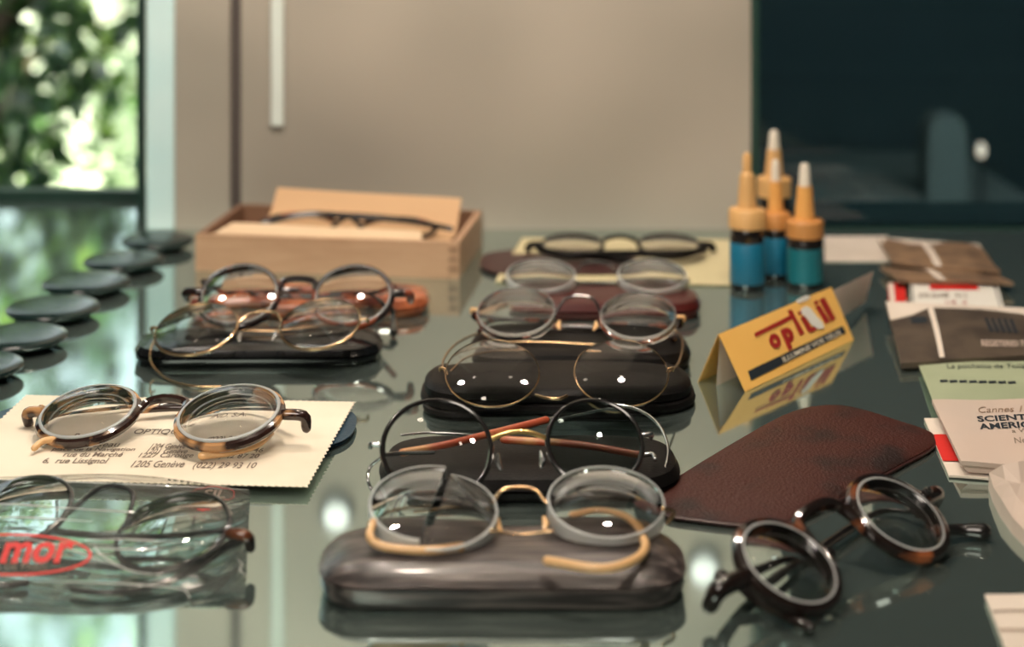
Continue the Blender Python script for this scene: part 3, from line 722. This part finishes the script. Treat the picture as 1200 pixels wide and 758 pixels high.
prnt(q, 'EYE GLASS CLEANER'[0:9], .10, .45, .42, .58, M['ink'], r, .02, off=.0005); prnt(q, 'No. 2', .5, .45, .62, .58, M['ink'], r, .02, off=.0005); prnt(q, '1/4  d', .38, .68, .60, .82, M['dred'], r, .0, off=.0005)
q, r = packet('large brown-grey packet with a white band and trade mark print', [(1038, 357, .010), (1225, 366, .010), (1230, 416, .004), (1056, 428, .004)], M['olive'], .003, .0028, .0008, 4, nu=24)
patch(q, [(0, 0), (.25, -.005), (.5, 0), (.75, 0), (1, 0), (1, .22), (.75, .16), (.6, .12), (.42, .13), (.27, .12), (.15, .26), (.0, .32)], M['white'], r, .0007, 'flap', .0003, 'pale folded flap')
gridpatch(q, .255, .05, .29, .99, M['white'], r, .0009, 'band', 2, 10)
prnt(q, 'REGISTERED TRADE M', .55, .77, .995, .87, M['pink'], r, .02, off=.0005)
gridpatch(q, .13, .3, .23, .42, M['inkd'], r, .0004, 'faded_print', 4, 3)
for i in range(5): patch(q, [(.60+i*.04, .36), (.62+i*.04, .34), (.645+i*.04, .62), (.62+i*.04, .64)], M['inkd'], r, .0005, 'print')
q, r = packet('pale green paper with a row of dark dashes', [(1075, 424, .003), (1225, 424, .003), (1240, 476, .006), (1095, 474, .0055)], M['green'], .0006, .0006, .0003, 5)
for i in range(8):
    uvs = [uvof(x, y, q) for x, y in ((1101+i*11.4, 446+i*.25), (1110+i*11.4, 445.5+i*.25), (1111+i*11.4, 448+i*.25), (1102+i*11.4, 448.7+i*.25))]
    patch(q, uvs, M['inkd'], r, .0004, 'dash')
prpx(q, 'La pochette de Toilette', 1108, 427, 1215, 434, M['inkd'], r, italic=.2)
q, r = packet('red-banded white envelope lying beneath the pinkish printed one', [(1083, 491, .001), (1215, 492, .001), (1235, 568, .001), (1112, 558, .001)], M['white'], .001, .0003, .0002, 6)
u0, v0 = uvof(1094, 510, q); u1, v1 = uvof(1108, 541, q); gridpatch(q, .0, v0, .6, v1, M['red'], r, .0005, 'red_band')
q, r = packet('pinkish white envelope with dark blue serif print and a folded lower edge', [(1092, 471, .009), (1225, 469, .009), (1235, 548, .007), (1126, 543, .007)], M['pink'], .002, .0010, .0004, 7)
prpx(q, 'SCIENTIFIC', 1144, 488, 1232, 494.5, M['inkd'], r, bold=.03)
prpx(q, 'AMERICAN', 1146, 496.8, 1232, 503.5, M['inkd'], r, bold=.03)
prpx(q, 'a Weekly', 1185, 503, 1230, 509, M['ink'], r); prpx(q, 'New York', 1188, 513, 1240, 520, M['ink'], r)
prpx(q, 'Cannes 1888', 1145, 477, 1222, 484, M['tan'], r, italic=.3)
q5 = Quad(P(1126, 543, .0062), P(1235, 548, .0062), P(1240, 560, .0030), P(1134, 552, .0030), t=.0004); mk('folded_edge', q5.mesh(8, 3), M['pink'], r, False)
# crumpled paper
rd = random.Random(4)
base = [(1158, 572), (1163, 588), (1172, 606), (1186, 626), (1205, 645), (1250, 640), (1250, 560), (1190, 570)]
B = [P(x, y, 0) for x, y in base]; cen = sum(B, Vector())/len(B)
V = list(B)+[Vector(((p-cen).x*.97+cen.x, (p-cen).y*.97+cen.y, .006+rd.random()*.005)) for p in B]+[Vector(((p-cen).x*.55+cen.x, (p-cen).y*.55+cen.y, .010+rd.random()*.006)) for p in B]+[cen+Vector((0, 0, .012))]
n = len(B); Fc = [tuple(range(n-1, -1, -1))]
for L_ in (0, 1):
    for i in range(n):
        a_, b_ = L_*n+i, L_*n+(i+1) % n; Fc += [(a_, b_, b_+n), (a_, b_+n, a_+n)]
Fc += [(2*n+i, 2*n+(i+1) % n, 3*n) for i in range(n)]
tag(mk('crumpled_paper', (V, Fc), M['pink'], None, False), 'crumpled off-white wrapping at the right edge of the shelf', 'paper')
q, r = packet('off-white folded paper with creases at the front right corner', [(1154, 698, .0015), (1260, 696, .0015), (1270, 775, .0015), (1182, 772, .0015)], M['white'], .0012, .0004, .0002, 8, name='folded_paper', cat='paper')
for v_ in (.3, .6): gridpatch(q, .0, v_, 1, v_+.02, M['tan'], r, .0004, 'crease', 8, 1)

# ================================================================ clear sleeve
q = Quad(P(-90, 558, .002), P(293, 573, .002), P(287, 694, .0008), P(-90, 716, .0008), bulge=.014, wave=.0012, seed=2, t=.0003)
r = root('plastic_sleeve', q.at(.5, .5)-Vector((0, 0, .014)), 'clear plastic sleeve with red lettering at the front left', 'plastic bag')
V = [q.at(i/40, j/24) for j in range(25) for i in range(41)]; Fc = [(j*41+i, (j+1)*41+i, (j+1)*41+i+1, j*41+i+1) for j in range(24) for i in range(40)]
mk('film', (V, Fc), M['film'], r)
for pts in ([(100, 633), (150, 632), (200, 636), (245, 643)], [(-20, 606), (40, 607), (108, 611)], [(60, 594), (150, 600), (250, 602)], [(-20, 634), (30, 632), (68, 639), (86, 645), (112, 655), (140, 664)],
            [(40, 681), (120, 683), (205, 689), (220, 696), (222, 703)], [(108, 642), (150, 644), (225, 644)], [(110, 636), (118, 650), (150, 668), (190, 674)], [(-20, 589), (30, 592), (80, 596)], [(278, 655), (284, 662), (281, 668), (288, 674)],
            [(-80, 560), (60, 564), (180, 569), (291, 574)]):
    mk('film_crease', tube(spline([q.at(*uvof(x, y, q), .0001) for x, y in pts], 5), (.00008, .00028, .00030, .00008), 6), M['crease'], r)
def ell(cx, cy, a, b, n=40, t0=0, t1=2*pi): return [(cx+a*cos(t0+(t1-t0)*k/n), cy+b*sin(t0+(t1-t0)*k/n)) for k in range(n+1)]
o1 = ell(14, 651, 94, 25); o2 = ell(14, 651, 90, 22)
V = [q.at(*uvof(x, y, q), .0004) for x, y in o1+o2]; n = 41
mk('logo_border', (V, [(i, i+1, i+1+n, i+n) for i in range(40)]), M['red'], r, False)
prpx(q, 'mor', -1, 637, 88, 662, M['red'], r, bold=.03, italic=.35, off=.0006)
prpx(q, 'LUNETTES DE PARIS', -56, 664, 55, 670, M['ink'], r, off=.0006)
o1 = [(228+ (1+.10*abs(sin(t*2.5)))*0+22+ (24+2.5*abs(sin(t*3)))*cos(t), 580+(8+1.5*abs(sin(t*3)))*sin(t)) for t in [2*pi*k/48 for k in range(49)]]
o2 = [(250+(x-250)*.965, 580+(y-580)*.92) for x, y in o1]
V = [q.at(*uvof(x, y, q), .0004) for x, y in o1+o2]
mk('logo_border', (V, [(i, i+1, i+50, i+49) for i in range(48)]), M['dred'], r, False)
prpx(q, 'SIL', 238, 575, 264, 585, M['ink'], r, bold=.02, italic=.2, off=.0005)
patch(q, [uvof(x, y, q) for x, y in ((234, 588), (255, 588), (254, 593), (248, 592), (244, 595), (236, 592))], M['red'], r, .0005, 'logo_ribbon')

# ================================================================ wooden box
FRp, FLp = P(538, 327), P(229, 317); BRp = P(565, 286); BLp = FLp+(BRp-FRp)
hB = .0245
wb = root('wooden_box', (FRp+FLp+BRp+BLp)/4, 'open pale wooden box with finger joints holding tan cloth and dark spectacles', 'box')
def wall(p, q_, t, h0, h1, m, nm, ext=0):
    d = (q_-p).normalized(); n_ = Vector((-d.y, d.x, 0))
    V = [v+Vector((0, 0, z)) for z in (h0, h1) for v in (p, q_, q_+n_*t, p+n_*t)]
    mk(nm, (V, [(3,2,1,0), (4,5,6,7), (0,1,5,4), (1,2,6,5), (2,3,7,6), (3,0,4,7)]), m, wb, False)
ty = .004; dx = (FRp-FLp).normalized(); dy = (BRp-FRp).normalized()
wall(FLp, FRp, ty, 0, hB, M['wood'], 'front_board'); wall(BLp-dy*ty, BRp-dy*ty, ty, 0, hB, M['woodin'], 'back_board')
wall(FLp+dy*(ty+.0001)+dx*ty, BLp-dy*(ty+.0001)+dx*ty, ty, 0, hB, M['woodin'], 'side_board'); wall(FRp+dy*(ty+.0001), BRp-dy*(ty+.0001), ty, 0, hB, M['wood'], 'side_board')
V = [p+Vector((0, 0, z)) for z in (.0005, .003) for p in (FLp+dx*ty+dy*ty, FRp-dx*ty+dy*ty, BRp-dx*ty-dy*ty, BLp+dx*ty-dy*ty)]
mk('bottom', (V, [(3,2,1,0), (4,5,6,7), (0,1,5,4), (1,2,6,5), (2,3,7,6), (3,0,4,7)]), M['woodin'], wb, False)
for z in (.006, .0125, .019):
    mk('finger_joint', join(box(FRp.x-.007, FRp.y-.0004, z, FRp.x-.001, FRp.y+.0003, z+.0012)), M['woodin'], wb, False)
# cloth: standing back flap and pinked front edge
inn = lambda u, v, z: FLp.lerp(FRp, u)+(BLp-FLp)*v+Vector((0, 0, z))
cl = root('folded_cloth', inn(.5, .5, .003), 'folded tan cloth with a raised back flap inside the wooden box', 'cloth')
qc = Quad(inn(.19, .80, .041), inn(.985-.05, .80, .037), inn(.93, .62, .0155), inn(.17, .62, .016), wave=.0006, seed=1, t=.0006); mk('back_flap', qc.mesh(24, 8), M['cloth'], cl, True)
qc = Quad(inn(.05, .62, .019), inn(.93, .62, .0165), inn(.93, .12, .0165), inn(.04, .07, .0185), wave=.0005, seed=3, t=.0006); mk('lower_layer', qc.mesh(24, 8), M['cloth'], cl, True)
qc = Quad(inn(.10, .24, .0275), inn(.84, .20, .0265), inn(.86, .07, .0225), inn(.05, .07, .0235), wave=.0003, t=.0006); mk('pinked_edge', qc.mesh(90, 4, .0014), M['cloth2'], cl, False)
a1, a2 = inn(.20, .40, .024), inn(.93, .42, .021)
mid_ = (a1+a2)/2
sp = root('spectacles', (mid_.x, mid_.y, .019), 'dark spectacles wrapped in tan cloth inside the wooden box', 'spectacles')
def bx_pts(l): return spline([inn(*p) for p in l], 6)
mk('rim', tube(spline([inn(.33+.145*cos(t), .42+.15*sin(t), .0235+.004*sin(t)) for t in [2*pi*k/14 for k in range(14)]], 3, True), .0018, 8, True), M['tort3'], sp)
mk('rim', tube(spline([inn(.72+.145*cos(t), .42+.15*sin(t), .0225+.004*sin(t)) for t in [2*pi*k/14 for k in range(14)]], 3, True), .0018, 8, True), M['tort3'], sp)
mk('bridge', tube(bx_pts([(.475, .44, .0245), (.52, .5, .028), (.57, .44, .0245)]), .0018, 8), M['tort3'], sp)
mk('temple', tube(bx_pts([(.19, .42, .0235), (.35, .50, .0290), (.55, .50, .0285), (.75, .48, .0270), (.93, .42, .0235)]), (.0018, .0026, .002), 8), M['blackf'], sp)

# ================================================================ dark lens blanks
discs = [(185, 285, 84), (145, 309, 93), (101, 335, 102), (62, 365, 108), (22, 399, 112), (-34, 434, 120)]
words = ['farthest of the dark round lens blanks at left', 'second farthest dark round lens blank at left', 'dark round lens blank third from the far end of the row at left',
         'dark round lens blank third from the near end of the row at left', 'dark round lens blank next to nearest, cut by the left edge', 'nearest dark round lens blank, only its right end in view']
for (px, py, w_), lb in zip(discs, words):
    c = P(px, py, .004); c.z = 0; R = w_/2*c.y/F
    t = root('lens_blank', c, lb, 'lens', 'dark lens blanks in a row')
    mk('body', lathe([(R*.30, .0), (R*.60, .0008), (R*.9, .0034), (R*.985, .0050), (R, .0060), (R*.985, .0070)], c, 48), M['disc'], t)
    mk('face', lathe([(R*.985, .0070), (R*.93, .0080), (R*.80, .0088), (R*.5, .0097), (R*.2, .0100)], c, 48), M['disc'], t)

# ================================================================ bottles
def bottle(px, basey, wpx, z_lab, z_cap, z_top, labm, capm, tipped, label, nozm, whiteh=.35):
    c = P(px, basey); R = wpx/2*c.y/F
    zs, zc0, zc1 = z_lab[1], z_cap[0], z_cap[1]
    t = root('dropper_bottle', c, label, 'bottle', 'dropper bottles at the back')
    mk('body', lathe([(R*.7, 0), (R*.93, .0004), (R, .002), (R, zs+.004), (R*.97, zc0-.002), (R*.85, zc0+.001), (R*.5, zc0+.001)], c, 40), M['btl'], t)
    mk('label_band', lathe([(R*1.001, z_lab[0]), (R*1.015, z_lab[0]+.0002), (R*1.015, zs), (R*1.001, zs+.0002)], c, 40), labm, t)
    rings = []
    for r_, z in ((.92, zc0), (1.06, zc0+.0004), (1.06, zc1-.0012), (1.0, zc1-.0002), (.6, zc1+.0006)):
        rings.append([c+Vector(((r_+(.02 if k % 2 and r_ > 1 else 0))*R*cos(2*pi*k/60), (r_+(.02 if k % 2 and r_ > 1 else 0))*R*sin(2*pi*k/60), z)) for k in range(60)])
    mk('cap', loft(rings), capm, t)
    zz = z_top; hN = zz-zc1; zt_ = zc1+hN*(1-whiteh) if tipped else zz
    mk('dropper', lathe([(R*.60, zc1), (R*.56, zc1+.002), (R*.50, zc1+hN*.30), (R*.42, zc1+hN*.60), (R*.40, zt_-.001 if tipped else zc1+hN*.62), (R*.27, zt_ if tipped else zc1+hN*.66)]+([] if tipped else [(R*.26, zz-.002), (R*.15, zz)]), c, 24), nozm, t)
    if tipped:
        mk('tip', lathe([(R*.36, zt_-.0002), (R*.35, zt_+.001), (R*.28, zz-.003), (R*.22, zz-.0005), (R*.1, zz)], c, 24), M['tip'], t)
bottle(875.5, 338, 40, (.0045, .0305), (.0395, .0520), .0880, M['lab'], M['capt'], False, 'dropper bottle with a plain tan cap and bright blue label, leftmost', M['capt'])
bottle(943, 336, 41, (.0040, .0260), (.0325, .0440), .0805, M['labt'], M['capo'], True, 'dropper bottle with a ribbed orange cap and teal label, rightmost', M['noz'], .42)
bottle(909, 326, 33, (.0040, .0280), (.0335, .0440), .0790, M['lab'], M['capo'], True, 'dropper bottle in the middle, partly hidden between the two front ones', M['noz'], .5)
bottle(907, 301, 38, (.0040, .0300), (.0425, .0560), .0890, M['lab'], M['capt'], True, 'tallest-standing dropper bottle at the back of the group', M['capt'], .40)
